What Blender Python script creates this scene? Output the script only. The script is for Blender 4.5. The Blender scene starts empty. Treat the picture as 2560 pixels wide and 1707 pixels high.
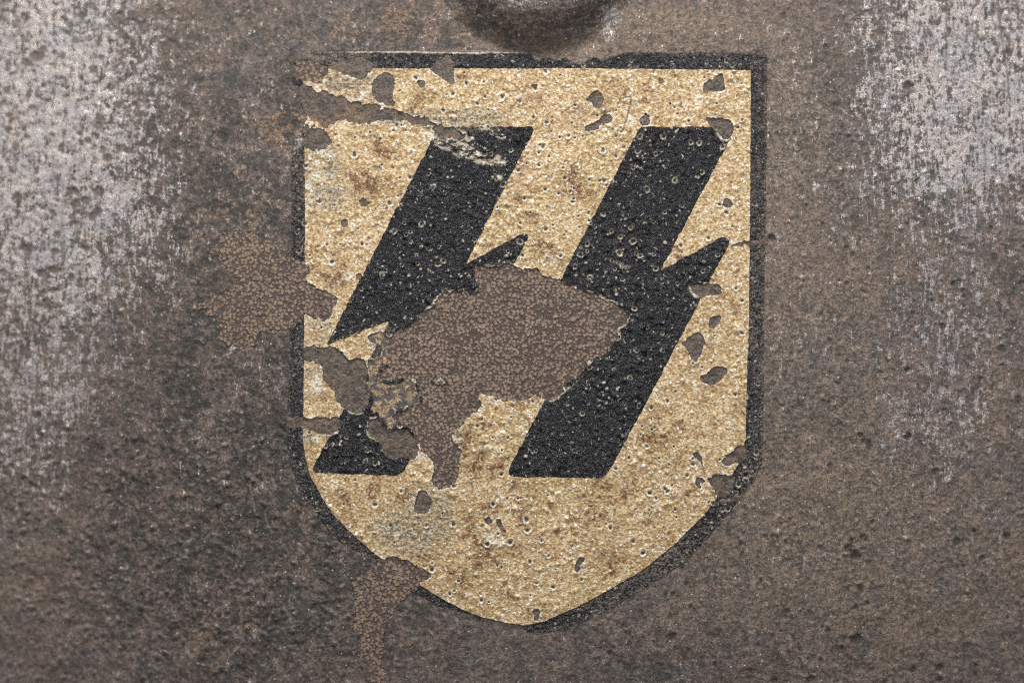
import bpy, math
import numpy as np

# ------------------------------------------------------------------ camera, world, lights
K = 2.82e-5                 # metres on the helmet side per photograph pixel
CX, CY = 1280.0, 853.5
DIST = 0.46                 # lens to helmet side
ZC = 0.115                  # height of the picture centre above the helmet rim
scene = bpy.context.scene
cam_d = bpy.data.cameras.new('camera')
cam = bpy.data.objects.new('camera', cam_d)
scene.collection.objects.link(cam)
cam.location = (0, -DIST, ZC)
cam.rotation_euler = (math.radians(90), 0, 0)
cam_d.sensor_width = 36
cam_d.lens = 36 * DIST / (2560 * K)
cam_d.clip_start = 0.01
cam_d.clip_end = 20
cam_d.dof.use_dof = True
cam_d.dof.focus_distance = DIST + 0.0006
cam_d.dof.aperture_fstop = 14.0
scene.camera = cam

world = bpy.data.worlds.new('World')
scene.world = world
world.use_nodes = True
bg = world.node_tree.nodes['Background']
bg.inputs[0].default_value = (0.97, 0.97, 1.0, 1)
bg.inputs[1].default_value = 0.13

def area(name, az, el, dist, sx, sy, power, col):
    """softbox aimed at the emblem; az to the right, el up, degrees from the camera axis"""
    d = bpy.data.lights.new(name, 'AREA')
    d.shape = 'RECTANGLE'; d.size = sx; d.size_y = sy
    d.energy = power; d.color = col
    o = bpy.data.objects.new(name, d)
    scene.collection.objects.link(o)
    a, e = math.radians(az), math.radians(el)
    v = (math.sin(a) * math.cos(e), -math.cos(a) * math.cos(e), math.sin(e))
    o.location = (v[0] * dist, v[1] * dist, ZC + v[2] * dist)
    from mathutils import Vector
    o.rotation_euler = Vector(v).to_track_quat('Z', 'Y').to_euler()
    return o

area('softbox', -40, 18, 0.85, 0.24, 0.34, 2.3, (1.0, 0.98, 0.955))
area('softbox', 41, 22, 0.85, 0.20, 0.30, 2.3, (0.985, 0.985, 1.0))
area('softbox', -8, 68, 0.80, 0.13, 0.09, 7.4, (1.0, 0.985, 0.96))

scene.view_settings.view_transform = 'Standard'
scene.view_settings.look = 'None'
scene.view_settings.exposure = 0.0
scene.view_settings.gamma = 1.0
scene.cycles.use_denoising = False
scene.cycles.filter_width = 1.1

# ------------------------------------------------------------------ noise helpers (numpy)
def lattice(X, Y, cell, seed):
    """smooth value noise, -1..1, at any points"""
    rng = np.random.default_rng(seed)
    T = rng.random((256, 256)).astype(np.float32) * 2 - 1
    u = X / cell + 1000.3; v = Y / cell + 1000.7
    i = np.floor(u).astype(np.int32); j = np.floor(v).astype(np.int32)
    fu = (u - i).astype(np.float32); fv = (v - j).astype(np.float32)
    fu = fu * fu * fu * (fu * (fu * 6 - 15) + 10); fv = fv * fv * fv * (fv * (fv * 6 - 15) + 10)
    i &= 255; j &= 255; i1 = (i + 1) & 255; j1 = (j + 1) & 255
    a = T[j, i]; b = T[j, i1]; c = T[j1, i]; d = T[j1, i1]
    return (a + (b - a) * fu) * (1 - fv) + (c + (d - c) * fu) * fv

def fbm(X, Y, cell, octs, seed, gain=0.55, sx=1.0, sy=1.0):
    X = X.astype(np.float32); Y = Y.astype(np.float32)
    out = 0; a = 1.0; tot = 0
    ang = 0.5
    for o in range(octs):
        c, s = math.cos(ang * o), math.sin(ang * o)
        if sx == 1 and sy == 1:
            xx, yy = X * c - Y * s, X * s + Y * c
        else:
            xx, yy = X / sx, Y / sy
        out = out + a * lattice(xx, yy, cell / 2 ** o, seed * 31 + o)
        tot += a; a *= gain
    return out / tot

def sstep(a, b, x):
    t = np.clip((x - a) / (b - a), 0, 1)
    return t * t * (3 - 2 * t)

def blob(X, Y, cx, cy, rx, ry, soft=0.5):
    r = np.sqrt(((X - cx) / rx) ** 2 + ((Y - cy) / ry) ** 2)
    return 1 - sstep(1 - soft, 1 + soft, r)

# ------------------------------------------------------------------ helmet form
AX, BY, CZ = 0.140, 0.110, 0.125     # half length, half width, half height of the steel bowl
X0, Z0 = 0.007, -0.002               # point of the side that faces the lens squarely
VENT = (1340.0, -132.0, 250.0)       # stamped vent boss: centre and foot radius, photograph pixels

def bowl(x, z):
    r = 1 - ((x - X0) / AX) ** 2 - ((z - Z0) / CZ) ** 2
    return BY * (1 - np.sqrt(np.clip(r, 0, 1)))

def place(X, Y, h):
    """photo coordinates + height above the steel (m) -> points on the helmet side"""
    sx = (X - CX) * K; sz = -(Y - CY) * K
    x, z = sx.copy(), sz.copy()
    for _ in range(7):
        y = bowl(x, z)
        f = 1 + np.minimum(y, 0.09) / DIST
        x = sx * f; z = sz * f
    y = bowl(x, z)
    e = 1e-4
    nx = -(bowl(x + e, z) - bowl(x - e, z)) / (2 * e)
    nz = -(bowl(x, z + e) - bowl(x, z - e)) / (2 * e)
    nx = np.clip(nx, -4, 4); nz = np.clip(nz, -4, 4)
    n = np.sqrt(nx * nx + nz * nz + 1)
    return np.stack([x + nx / n * h * 1.0, y - h / n, z + nz / n * h + ZC], -1), (nx, nz)

def vent_h(X, Y):
    r = np.hypot(X - VENT[0], Y - VENT[1]) / VENT[2]
    up = 1 - sstep(0.46, 1.16, r)
    hole = 1 - sstep(0.20, 0.40, r)
    return 0.00215 * up - 0.0040 * hole - 0.00010 * np.exp(-((r - 1.06) / 0.1) ** 2)

def steel_h(X, Y):
    """broad relief shared by the steel and everything that lies on it (m)"""
    h = 0.00006 * fbm(X, Y, 420, 3, 5)
    h = h + 0.000016 * fbm(X, Y, 60, 3, 6)
    return h + vent_h(X, Y)

def stamp(F, xs, ys, cx, cy, r, fn, mode='add'):
    """apply fn(normalised distance) of radius r at (cx, cy) to field F on the grid lines xs, ys"""
    i0, i1 = np.searchsorted(xs, [cx - r, cx + r]); j0, j1 = np.searchsorted(ys, [cy - r, cy + r])
    if i1 <= i0 or j1 <= j0: return
    gx, gy = np.meshgrid(xs[i0:i1], ys[j0:j1])
    v = fn(np.hypot(gx - cx, gy - cy) / r, gx, gy)
    S = F[j0:j1, i0:i1]
    if mode == 'add': S += v
    else: np.maximum(S, v, out=S)

def wobble(r, gx, gy, cx, cy, ph, amt=0.12):
    a = np.arctan2(gy - cy, gx - cx)
    return r * (1 + amt * np.sin(2 * a + ph) + amt * 0.6 * np.sin(3 * a + ph * 2.3) + amt * .4 * np.sin(5 * a + ph * 4.1))

def stroke(F, xs, ys, pts, w, val=1.0):
    """soft line through pts, w wide, into F (maximum)"""
    for (ax, ay), (bx, by) in zip(pts[:-1], pts[1:]):
        m = w * 2
        i0, i1 = np.searchsorted(xs, [min(ax, bx) - m, max(ax, bx) + m])
        j0, j1 = np.searchsorted(ys, [min(ay, by) - m, max(ay, by) + m])
        if i1 <= i0 or j1 <= j0: continue
        gx, gy = np.meshgrid(xs[i0:i1], ys[j0:j1])
        dx, dy = bx - ax, by - ay
        t = np.clip(((gx - ax) * dx + (gy - ay) * dy) / (dx * dx + dy * dy + 1e-9), 0, 1)
        d = np.hypot(gx - ax - t * dx, gy - ay - t * dy)
        S = F[j0:j1, i0:i1]
        np.maximum(S, val * (1 - sstep(w * .35, w, d)), out=S)

# ------------------------------------------------------------------ scene graph helpers
BASE = (0.0, BY, 0.0)
col = scene.collection
root = bpy.data.objects.new('helmet', None)
root.empty_display_size = 0.02
root.location = BASE
col.objects.link(root)
root['label'] = 'weathered steel helmet side with rusty brown patina and a chipped shield emblem'
root['category'] = 'helmet'

def make_mesh(name, V, loops, starts, totals, mat, parent, attrs, label=None):
    me = bpy.data.meshes.new(name)
    V = (V - np.array(BASE)).astype(np.float32)
    me.vertices.add(len(V)); me.vertices.foreach_set('co', V.ravel())
    me.loops.add(len(loops)); me.loops.foreach_set('vertex_index', loops.astype(np.int32))
    me.polygons.add(len(starts))
    me.polygons.foreach_set('loop_start', starts.astype(np.int32))
    me.polygons.foreach_set('loop_total', totals.astype(np.int32))
    me.polygons.foreach_set('use_smooth', np.ones(len(starts), bool))
    me.update(calc_edges=True)
    for k, v in attrs.items():
        a = me.attributes.new(k, 'FLOAT', 'POINT')
        a.data.foreach_set('value', np.ascontiguousarray(v, np.float32))
    me.materials.append(mat)
    o = bpy.data.objects.new(name, me)
    col.objects.link(o)
    o.parent = parent
    if label: o['label'] = label
    return o

# ------------------------------------------------------------------ node helpers
class NT:
    def __init__(s, name):
        s.m = bpy.data.materials.new(name); s.m.use_nodes = True
        s.t = s.m.node_tree; s.t.nodes.clear()
        s.out = s.t.nodes.new('ShaderNodeOutputMaterial')
        s.b = s.t.nodes.new('ShaderNodeBsdfPrincipled')
        s.t.links.new(s.b.outputs[0], s.out.inputs[0])
        tc = s.t.nodes.new('ShaderNodeTexCoord')
        mp = s.t.nodes.new('ShaderNodeMapping')
        mp.inputs['Scale'].default_value = (1 / K,) * 3
        s.t.links.new(tc.outputs['Object'], mp.inputs[0])
        s.P = mp.outputs[0]                       # coordinates in photograph pixels (0.028 mm)
    def put(s, sock, v):
        if hasattr(v, 'links') or isinstance(v, bpy.types.NodeSocket): s.t.links.new(v, sock)
        elif isinstance(v, (tuple, list)) and len(v) == 3 and sock.type == 'RGBA': sock.default_value = (*v, 1)
        else: sock.default_value = v
    def noise(s, cell, det=3, rough=.55, dist=0.0, stretch=None, off=(0, 0, 0)):
        mp = s.t.nodes.new('ShaderNodeMapping')
        st = stretch or (1, 1, 1)
        mp.inputs['Scale'].default_value = tuple(1 / (cell * q) for q in st)
        mp.inputs['Location'].default_value = off
        s.t.links.new(s.P, mp.inputs[0])
        n = s.t.nodes.new('ShaderNodeTexNoise')
        n.inputs['Scale'].default_value = 1; n.inputs['Detail'].default_value = det
        n.inputs['Roughness'].default_value = rough; n.inputs['Distortion'].default_value = dist
        s.t.links.new(mp.outputs[0], n.inputs['Vector'])
        return n.outputs[0]
    def voro(s, cell, feature='F1', rnd=1.0, warp=None, off=(0, 0, 0)):
        mp = s.t.nodes.new('ShaderNodeMapping')
        mp.inputs['Scale'].default_value = (1 / cell,) * 3
        mp.inputs['Location'].default_value = off
        src = s.P
        if warp:
            nz = s.t.nodes.new('ShaderNodeTexNoise'); nz.inputs['Scale'].default_value = 1 / warp[0]
            nz.inputs['Detail'].default_value = 2
            s.t.links.new(s.P, nz.inputs['Vector'])
            vm = s.t.nodes.new('ShaderNodeVectorMath'); vm.operation = 'MULTIPLY_ADD'
            s.t.links.new(nz.outputs[1], vm.inputs[0]); vm.inputs[1].default_value = (warp[1],) * 3
            s.t.links.new(s.P, vm.inputs[2]); src = vm.outputs[0]
        s.t.links.new(src, mp.inputs[0])
        v = s.t.nodes.new('ShaderNodeTexVoronoi'); v.feature = feature
        v.inputs['Scale'].default_value = 1; v.inputs['Randomness'].default_value = rnd
        s.t.links.new(mp.outputs[0], v.inputs['Vector'])
        return v
    def attr(s, name):
        a = s.t.nodes.new('ShaderNodeAttribute'); a.attribute_name = name
        return a.outputs['Fac']
    def m_(s, op, a, b=0.0, c=0.0, clamp=False):
        n = s.t.nodes.new('ShaderNodeMath'); n.operation = op; n.use_clamp = clamp
        s.put(n.inputs[0], a); s.put(n.inputs[1], b); s.put(n.inputs[2], c)
        return n.outputs[0]
    def ss(s, v, a, b, lo=0.0, hi=1.0):
        n = s.t.nodes.new('ShaderNodeMapRange'); n.interpolation_type = 'SMOOTHSTEP'
        s.put(n.inputs[0], v); s.put(n.inputs[1], a); s.put(n.inputs[2], b)
        n.inputs[3].default_value = lo; n.inputs[4].default_value = hi
        return n.outputs[0]
    def mix(s, f, a, b, blend='MIX'):
        n = s.t.nodes.new('ShaderNodeMix'); n.data_type = 'RGBA'; n.blend_type = blend
        s.put(n.inputs[0], f); s.put(n.inputs[6], a); s.put(n.inputs[7], b)
        return n.outputs[2]
    def ramp(s, v, stops):
        n = s.t.nodes.new('ShaderNodeValToRGB')
        e = n.color_ramp.elements
        while len(e) < len(stops): e.new(0.5)
        for q, (p, c) in zip(e, stops): q.position = p; q.color = (*c, 1)
        s.put(n.inputs[0], v)
        return n.outputs[0]
    def bump(s, h, dist_px, strength=1.0, normal=None):
        n = s.t.nodes.new('ShaderNodeBump')
        n.inputs['Strength'].default_value = strength
        n.inputs['Distance'].default_value = dist_px * K
        s.put(n.inputs['Height'], h)
        if normal is not None: s.t.links.new(normal, n.inputs['Normal'])
        return n.outputs[0]
    def fin(s, color, rough, metal=0.0, spec=0.5, normal=None):
        s.put(s.b.inputs['Base Color'], color); s.put(s.b.inputs['Roughness'], rough)
        s.put(s.b.inputs['Metallic'], metal); s.put(s.b.inputs['Specular IOR Level'], spec)
        if normal is not None: s.t.links.new(normal, s.b.inputs['Normal'])
        return s.m

def steel_material():
    s = NT('rusted_steel')
    nf = s.noise(4.2, 3, .75)
    nm = s.noise(15, 5, .70, .3)
    nb = s.noise(62, 5, .66, .5)
    nl = s.noise(260, 4, .6, .4, off=(5, 3, 1))
    nh = s.noise(90, 5, .68, .2, off=(31, 7, 3))
    st = s.noise(4.6, 3, .65, 0, stretch=(1, 1, 10))
    stw = s.noise(13, 4, .65, .2, stretch=(1, 1, 5), off=(3, 9, 2))
    metal, dark, warm, pit = s.attr('metal'), s.attr('dark'), s.attr('warm'), s.attr('pit')
    lite, tan = s.attr('scratch'), s.attr('tan')
    # patina: charcoal scale, plum brown, taupe; shade painted at the vent
    f1 = s.ss(s.m_('ADD', s.m_('MULTIPLY', nb, .38), s.m_('MULTIPLY', nm, .62)), .42, .58)
    c = s.mix(f1, (.072, .064, .058), (.178, .130, .106))
    f2 = s.ss(nh, .47, .60)
    c = s.mix(s.m_('MULTIPLY', f2, .45), c, (.118, .110, .110))
    c = s.mix(s.m_('MULTIPLY', s.ss(s.noise(48, 5, .7, .6, off=(13, 2, 8)), .50, .60), .40), c, (.235, .180, .145))
    c = s.mix(s.m_('MULTIPLY', s.ss(s.m_('ADD', stw, s.m_('MULTIPLY', st, .5)), .70, .84), s.m_('SUBTRACT', .5, s.m_('MULTIPLY', dark, .4))), c, (.078, .070, .066))
    c = s.mix(s.m_('MULTIPLY', s.ss(nl, .48, .6), .35), c, (.190, .130, .100))
    c = s.mix(s.m_('MULTIPLY', tan, s.ss(nm, .40, .58, .15, .9)), c, (.225, .165, .115))
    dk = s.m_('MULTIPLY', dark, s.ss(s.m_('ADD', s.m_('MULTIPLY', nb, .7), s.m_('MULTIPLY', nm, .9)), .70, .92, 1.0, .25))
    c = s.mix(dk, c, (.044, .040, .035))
    # warm rust freckles
    wsum = s.m_('ADD', s.m_('MULTIPLY', nh, .45), s.m_('ADD', s.m_('MULTIPLY', nm, .45), s.m_('MULTIPLY', warm, .10)))
    wf = s.m_('MULTIPLY', s.ss(wsum, .525, .585), s.m_('MULTIPLY', warm, .80, clamp=True))
    c = s.mix(wf, c, s.mix(s.ss(nf, .4, .6), (.150, .095, .060), (.300, .185, .105)))
    # fine grain
    g = s.ss(s.m_('ADD', s.m_('MULTIPLY', nf, .6), s.m_('MULTIPLY', s.noise(8, 3, .7, off=(6, 1, 2)), .4)), .34, .66, .42, 1.85)
    gm = s.t.nodes.new('ShaderNodeVectorMath'); gm.operation = 'SCALE'
    s.t.links.new(c, gm.inputs[0]); s.t.links.new(g, gm.inputs['Scale'])
    c = gm.outputs[0]
    # rubbed bare steel, and highlights painted at the vent
    mixn = s.m_('ADD', s.m_('ADD', s.m_('MULTIPLY', nm, .38), s.m_('MULTIPLY', nf, .12)),
                s.m_('ADD', s.m_('MULTIPLY', st, .22), s.m_('ADD', s.m_('MULTIPLY', stw, .24), s.m_('MULTIPLY', nb, .14))))
    th = s.m_('MULTIPLY_ADD', metal, -.140, .652)
    mf = s.m_('MULTIPLY', s.ss(s.m_('SUBTRACT', mixn, th), -.014, .022), s.ss(nf, .34, .50, .45, 1.0))
    mf = s.m_('MULTIPLY', mf, s.m_('SUBTRACT', 1.0, s.m_('MULTIPLY', pit, .95)))
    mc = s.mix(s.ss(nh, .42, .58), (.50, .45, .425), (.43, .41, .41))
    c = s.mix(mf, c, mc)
    c = s.mix(s.m_('MULTIPLY', pit, .62), c, s.mix(s.ss(nf, .4, .6), (.075, .057, .045), (.14, .100, .070)))
    c = s.mix(s.m_('MULTIPLY', s.attr('dot'), .82), c, s.mix(s.ss(nf, .4, .6), (.022, .019, .017), (.062, .052, .046)))
    c = s.mix(s.m_('MULTIPLY', lite, s.ss(nf, .3, .6, .15, .8)), c, (.33, .27, .20))
    # small glints painted as pale flecks
    v = s.voro(13, warp=None)
    fl = s.m_('MULTIPLY', s.ss(v.outputs['Distance'], .10, .19, 1, 0), s.ss(s.noise(9, 1, .5, off=(9, 9, 9)), .57, .63))
    c = s.mix(s.m_('MULTIPLY', fl, .95), c, (.66, .63, .60))
    hgt = s.m_('ADD', s.m_('MULTIPLY', nm, .60), s.m_('ADD', s.m_('MULTIPLY', nf, s.m_('MULTIPLY_ADD', mf, -.20, .26)), s.m_('MULTIPLY', st, .14)))
    hgt = s.m_('MULTIPLY', hgt, s.m_('MULTIPLY_ADD', metal, -.45, 1.0))
    hgt = s.m_('ADD', hgt, s.m_('MULTIPLY', mf, .10))
    n = s.bump(hgt, 10.0, .8)
    rough = s.m_('MULTIPLY_ADD', mf, -.06, s.ss(nm, .35, .65, .62, .46))
    return s.fin(c, rough, s.m_('MULTIPLY', mf, .85), .42, n)

def cream_material():
    s = NT('aged_cream_paint')
    nf = s.noise(6.4, 2, .7)
    nm = s.noise(13, 4, .65, .4)
    nb = s.noise(90, 4, .6)
    nl = s.noise(320, 3, .6)
    f = s.m_('ADD', s.m_('MULTIPLY', nf, .48), s.m_('ADD', s.m_('MULTIPLY', nm, .32), s.m_('MULTIPLY', nb, .20)))
    c = s.ramp(f, [(.36, (.20, .110, .042)), (.43, (.38, .240, .102)), (.49, (.54, .375, .195)), (.545, (.70, .54, .33)), (.61, (.93, .84, .66))])
    c = s.mix(s.m_('MULTIPLY', s.ss(nl, .42, .6), .40), c, s.mix(1.0, c, (.92, .95, .86), 'MULTIPLY'))
    gold = s.m_('MULTIPLY', s.ss(nb, .5, .66), .45)
    c = s.mix(gold, c, s.mix(1.0, c, (.82, .68, .50), 'MULTIPLY'))
    # blistered pale grains
    v = s.voro(19, warp=(12, 9))
    pick = s.ss(s.m_('FRACT', s.m_('MULTIPLY', s.noise(23, 0, .5, off=(4, 4, 4)), 7.3)), .50, .56)
    sp = s.m_('MULTIPLY', s.ss(v.outputs['Distance'], .15, .36, 1, 0), pick)
    c = s.mix(s.m_('MULTIPLY', sp, .9), c, (.93, .90, .82))
    stain = s.attr('stain')
    sf = s.m_('MULTIPLY', stain, s.ss(nm, .45, .53, .0, 1.1), clamp=True)
    c = s.mix(s.m_('MULTIPLY', sf, .95), c, s.mix(s.ss(nf, .4, .6), (.085, .040, .020), (.30, .140, .058)))
    wear = s.attr('wear')
    wf = s.m_('MULTIPLY', wear, s.ss(nm, .36, .60), clamp=True)
    c = s.mix(wf, c, s.mix(s.ss(nf, .42, .56), (.13, .118, .098), (.42, .37, .28)))
    rim = s.m_('MULTIPLY', s.attr('rim'), s.ss(nf, .36, .52, .1, 1), clamp=True)
    c = s.mix(rim, c, (.83, .78, .66))
    core = s.attr('core')
    c = s.mix(core, c, s.mix(s.ss(nf, .4, .6), (.055, .045, .04), (.15, .12, .10)))
    hgt = s.m_('ADD', s.m_('MULTIPLY', nf, .6), s.m_('ADD', s.m_('MULTIPLY', nm, .5), s.m_('MULTIPLY', sp, .35)))
    n = s.bump(hgt, 6.0, .9)
    return s.fin(c, s.ss(nf, .3, .7, .55, .30), 0.0, .5, n)

def black_material(name, gray, fade_amt):
    s = NT(name)
    nf = s.noise(5.5, 2, .7)
    nm = s.noise(13, 4, .66, .3)
    nb = s.noise(80, 4, .6)
    c = s.mix(s.ss(nf, .42, .64), (.006, .006, .007), tuple(g for g in gray))
    c = s.mix(s.m_('MULTIPLY', s.ss(nm, .50, .62), .40), c, (.062, .060, .068))
    c = s.mix(s.m_('MULTIPLY', s.ss(nm, .47, .38), .7), c, (.004, .004, .005))
    v = s.voro(16, warp=(10, 8), off=(2, 7, 5))
    pick = s.ss(s.m_('FRACT', s.m_('MULTIPLY', s.noise(27, 0, .5, off=(1, 4, 2)), 7.3)), .54, .60)
    sp = s.m_('MULTIPLY', s.ss(v.outputs['Distance'], .13, .28, 1, 0), pick)
    c = s.mix(s.m_('MULTIPLY', sp, .85), c, (.52, .47, .40))
    blend = s.attr('blend')
    bl = s.m_('MULTIPLY', blend, s.ss(s.m_('ADD', s.m_('MULTIPLY', nm, .6), s.m_('MULTIPLY', nf, .4)), .40, .54, .15, 1.0), clamp=True)
    c = s.mix(bl, c, s.mix(s.ss(nf, .4, .62), (.060, .050, .044), (.150, .118, .100)))
    fade = s.attr('wear')
    ff = s.m_('MULTIPLY', fade, s.ss(s.m_('ADD', s.m_('MULTIPLY', nm, .6), s.m_('MULTIPLY', nf, .4)), .42, .56), clamp=True)
    c = s.mix(s.m_('MULTIPLY', ff, fade_amt), c, s.mix(s.ss(nf, .42, .6), (.13, .105, .085), (.36, .30, .22)))
    rim = s.m_('MULTIPLY', s.attr('rim'), s.ss(nf, .30, .48, .40, 1.15), clamp=True)
    c = s.mix(rim, c, s.mix(s.ss(nm, .4, .6), (.52, .43, .29), (.80, .74, .62)))
    core = s.attr('core')
    c = s.mix(s.m_('MULTIPLY', core, .8), c, (.05, .042, .04))
    hgt = s.m_('ADD', s.m_('MULTIPLY', nm, .95), s.m_('MULTIPLY', nf, .18))
    n = s.bump(hgt, 14.0, 1.0)
    return s.fin(c, s.ss(nm, .35, .65, .40, .24), 0.0, .45, n)

def granular_material():
    """primer bared in big flakes: a crackle of pale grains in a dark net"""
    s = NT('granular_brown_primer')
    nf = s.noise(3.2, 2, .7)
    nb = s.noise(60, 4, .65)
    v = s.voro(8.6, 'F1', warp=(6, 6.5))
    v.inputs['Randomness'].default_value = .85
    grain = s.m_('ADD', s.m_('MULTIPLY', nf, .46), s.m_('ADD', s.ss(v.outputs['Distance'], .10, .80, .46, 0), s.m_('MULTIPLY', nb, .20)))
    net = s.ss(grain, .33, .66)
    cell = s.mix(s.ss(nb, .36, .66), (.270, .196, .156), (.345, .255, .190))
    c = s.mix(net, s.mix(s.ss(nf, .4, .6), (.082, .062, .053), (.135, .103, .088)), cell)
    c = s.mix(s.m_('MULTIPLY', s.ss(nb, .45, .62), .35), c, s.mix(1.0, c, (.80, .74, .74), 'MULTIPLY'))
    tan = s.attr('tan')
    c = s.mix(s.m_('MULTIPLY', s.m_('MULTIPLY', tan, net), s.ss(nb, .35, .6, .2, 1)), c, (.290, .205, .130))
    n = s.bump(s.m_('ADD', s.m_('MULTIPLY', net, .7), s.m_('MULTIPLY', nf, .5)), 5.0, .9)
    return s.fin(c, .6, 0.0, .35, n)

def smooth_primer(name, a, b, mott=0.0):
    s = NT(name)
    nf = s.noise(4.5, 3, .65); nm = s.noise(20, 4, .6, .3)
    c = s.mix(s.ss(s.m_('ADD', s.m_('MULTIPLY', nf, .6), s.m_('MULTIPLY', nm, .4)), .40, .60), a, b)
    if mott:
        k = s.ss(nm, .47, .54)
        c = s.mix(s.m_('MULTIPLY', k, mott), c, s.mix(s.ss(nf, .4, .6), (.28, .175, .085), (.55, .42, .26)))
        k2 = s.ss(s.noise(26, 3, .6, off=(8, 8, 8)), .54, .60)
        c = s.mix(s.m_('MULTIPLY', k2, mott), c, (.065, .080, .090))
    k3 = s.m_('MULTIPLY', s.ss(s.noise(48, 4, .65, off=(2, 2, 2)), .50, .60), s.attr('tan'))
    c = s.mix(k3, c, s.mix(s.ss(nf, .4, .6), (.13, .085, .055), (.27, .17, .10)))
    v = s.voro(15, off=(5, 5, 5)); fl = s.m_('MULTIPLY', s.ss(v.outputs['Distance'], .10, .2, 1, 0), s.ss(s.noise(11, 1, .5), .55, .6))
    c = s.mix(s.m_('MULTIPLY', fl, .6), c, (.42, .39, .36))
    n = s.bump(s.m_('ADD', s.m_('MULTIPLY', nf, .6), nm), 7, .7)
    return s.fin(c, s.ss(nf, .3, .7, .64, .42), 0.0, .45, n)

M_STEEL = steel_material()
M_CREAM = cream_material()
M_RUNE = black_material('black_print', (.030, .031, .039), .9)
M_EDGE = black_material('worn_black_print', (.046, .047, .058), .6)
M_SCAR = smooth_primer('rusty_primer', (.060, .050, .043), (.160, .120, .096))
M_GRAN = granular_material()
M_PRIM = smooth_primer('grey_brown_primer', (.056, .047, .039), (.178, .142, .114))
M_PRIM2 = smooth_primer('taupe_primer', (.072, .055, .046), (.195, .148, .122))
M_MOTT = smooth_primer('mottled_blue_primer', (.085, .075, .066), (.17, .145, .13), .95)

# ------------------------------------------------------------------ traced outlines (photograph pixels)
def Zm(x0, y0, *pts): return [(x0 + a / 3.672, y0 + b / 3.672) for a, b in pts]
def Fm(*pts): return [(a * 1.0884, b * 1.0884) for a, b in pts]

OUTER = [(733, 130), (1000, 129), (1280, 130), (1600, 132), (1918, 134), (1916, 420), (1911, 700), (1910, 900), (1907, 1100), (1903, 1160), (1882, 1205), (1822, 1280), (1754, 1362),
         (1705, 1408), (1634, 1454), (1552, 1506), (1471, 1547), (1389, 1577), (1321, 1581), (1230, 1562), (1160, 1537), (1103, 1515), (1040, 1482), (960, 1436),
         (885, 1378), (836, 1337), (784, 1281), (749, 1222), (730, 1167), (719, 1126), (720, 1031), (723, 850), (728, 650), (729, 430), (731, 250)]
INNER = [(758, 172), (1100, 172), (1500, 172), (1877, 176), (1876, 427), (1872, 835), (1869, 900), (1864, 1099), (1846, 1162), (1792, 1246), (1767, 1280), (1688, 1359), (1607, 1424),
         (1525, 1473), (1443, 1517), (1362, 1552), (1310, 1563), (1258, 1555), (1201, 1541), (1152, 1522), (1103, 1495), (1048, 1462), (985, 1420), (928, 1378), (871, 1326),
         (829, 1281), (803, 1240), (776, 1192), (761, 1134), (757, 1085), (758, 1031), (760, 850), (762, 600), (762, 430), (760, 300)]
RUNES = [
    [(1097, 318), (1328, 317), (1334, 325), (1163, 662), (1304, 584), (1317, 586), (1320, 594), (1012, 1172), (1002, 1183), (985, 1188), (790, 1181), (781, 1175), (784, 1165), (975, 800), (816, 862)],
    [(1600, 317), (1832, 318), (1834, 330), (1650, 678), (1804, 593), (1817, 594), (1824, 607), (1700, 846), (1604, 1028), (1530, 1163), (1514, 1186), (1498, 1194), (1284, 1192), (1273, 1184),
     (1273, 1170), (1361, 1001), (1476, 795), (1317, 862)]]

CENTRE = [(1187, 653), (1182, 688), (1193, 729), (1144, 724), (1103, 735), (1087, 754), (1084, 770), (1057, 778), (1035, 803), (1021, 814), (991, 822), (983, 836), (975, 854),
          (975, 876), (969, 908), (942, 933), (942, 955), (989, 956), (1013, 947), (1035, 948), (1043, 971), (1057, 1006), (1021, 1015), (991, 1028), (997, 1058), (1027, 1072), (1043, 1104),
          (1051, 1126), (1076, 1148), (1087, 1175), (1078, 1197), (1085, 1215), (1103, 1222), (1128, 1217), (1144, 1202), (1144, 1159), (1155, 1126), (1130, 1091), (1155, 1058), (1177, 1042),
          (1208, 1012), (1196, 985), (1239, 993), (1280, 1004), (1315, 998), (1334, 987), (1360, 1000), (1394, 993), (1411, 977), (1408, 966), (1449, 936), (1476, 898), (1514, 884), (1530, 854),
          (1547, 846), (1541, 819), (1566, 808), (1569, 781), (1539, 762), (1514, 746), (1471, 727), (1432, 713), (1403, 699), (1356, 691), (1343, 672), (1307, 669), (1266, 658), (1225, 668)]
LEFT = Fm((490, 560), (510, 537), (560, 532), (600, 545), (640, 570), (680, 597), (701, 603), (712, 625), (698, 638), (728, 658), (750, 668), (775, 676), (777, 690), (763, 715), (750, 736), (728, 736),
          (696, 722), (690, 738), (668, 745), (660, 775), (640, 764), (600, 762), (572, 772), (580, 798), (545, 803), (500, 775), (510, 747), (475, 717), (455, 697), (490, 676), (540, 664), (560, 645), (520, 625), (516, 602), (485, 583))
TAIL = Zm(640, 1280, (1115, 490), (1120, 430), (1180, 410), (1300, 410), (1400, 440), (1470, 460), (1510, 510), (1620, 570), (1500, 670), (1430, 730), (1340, 790), (1250, 920), (1210, 1020),
          (1190, 1080), (1180, 1130), (1160, 1180), (1170, 1320), (1130, 1360), (1180, 1440), (1180, 1568), (1185, 1800), (1020, 1800), (1050, 1568), (1010, 1440), (980, 1340), (930, 1270), (960, 1230),
          (940, 1160), (970, 1130), (880, 1070), (910, 1000), (910, 900), (940, 850), (890, 700), (870, 650), (930, 580), (1000, 540), (1080, 520))
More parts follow.
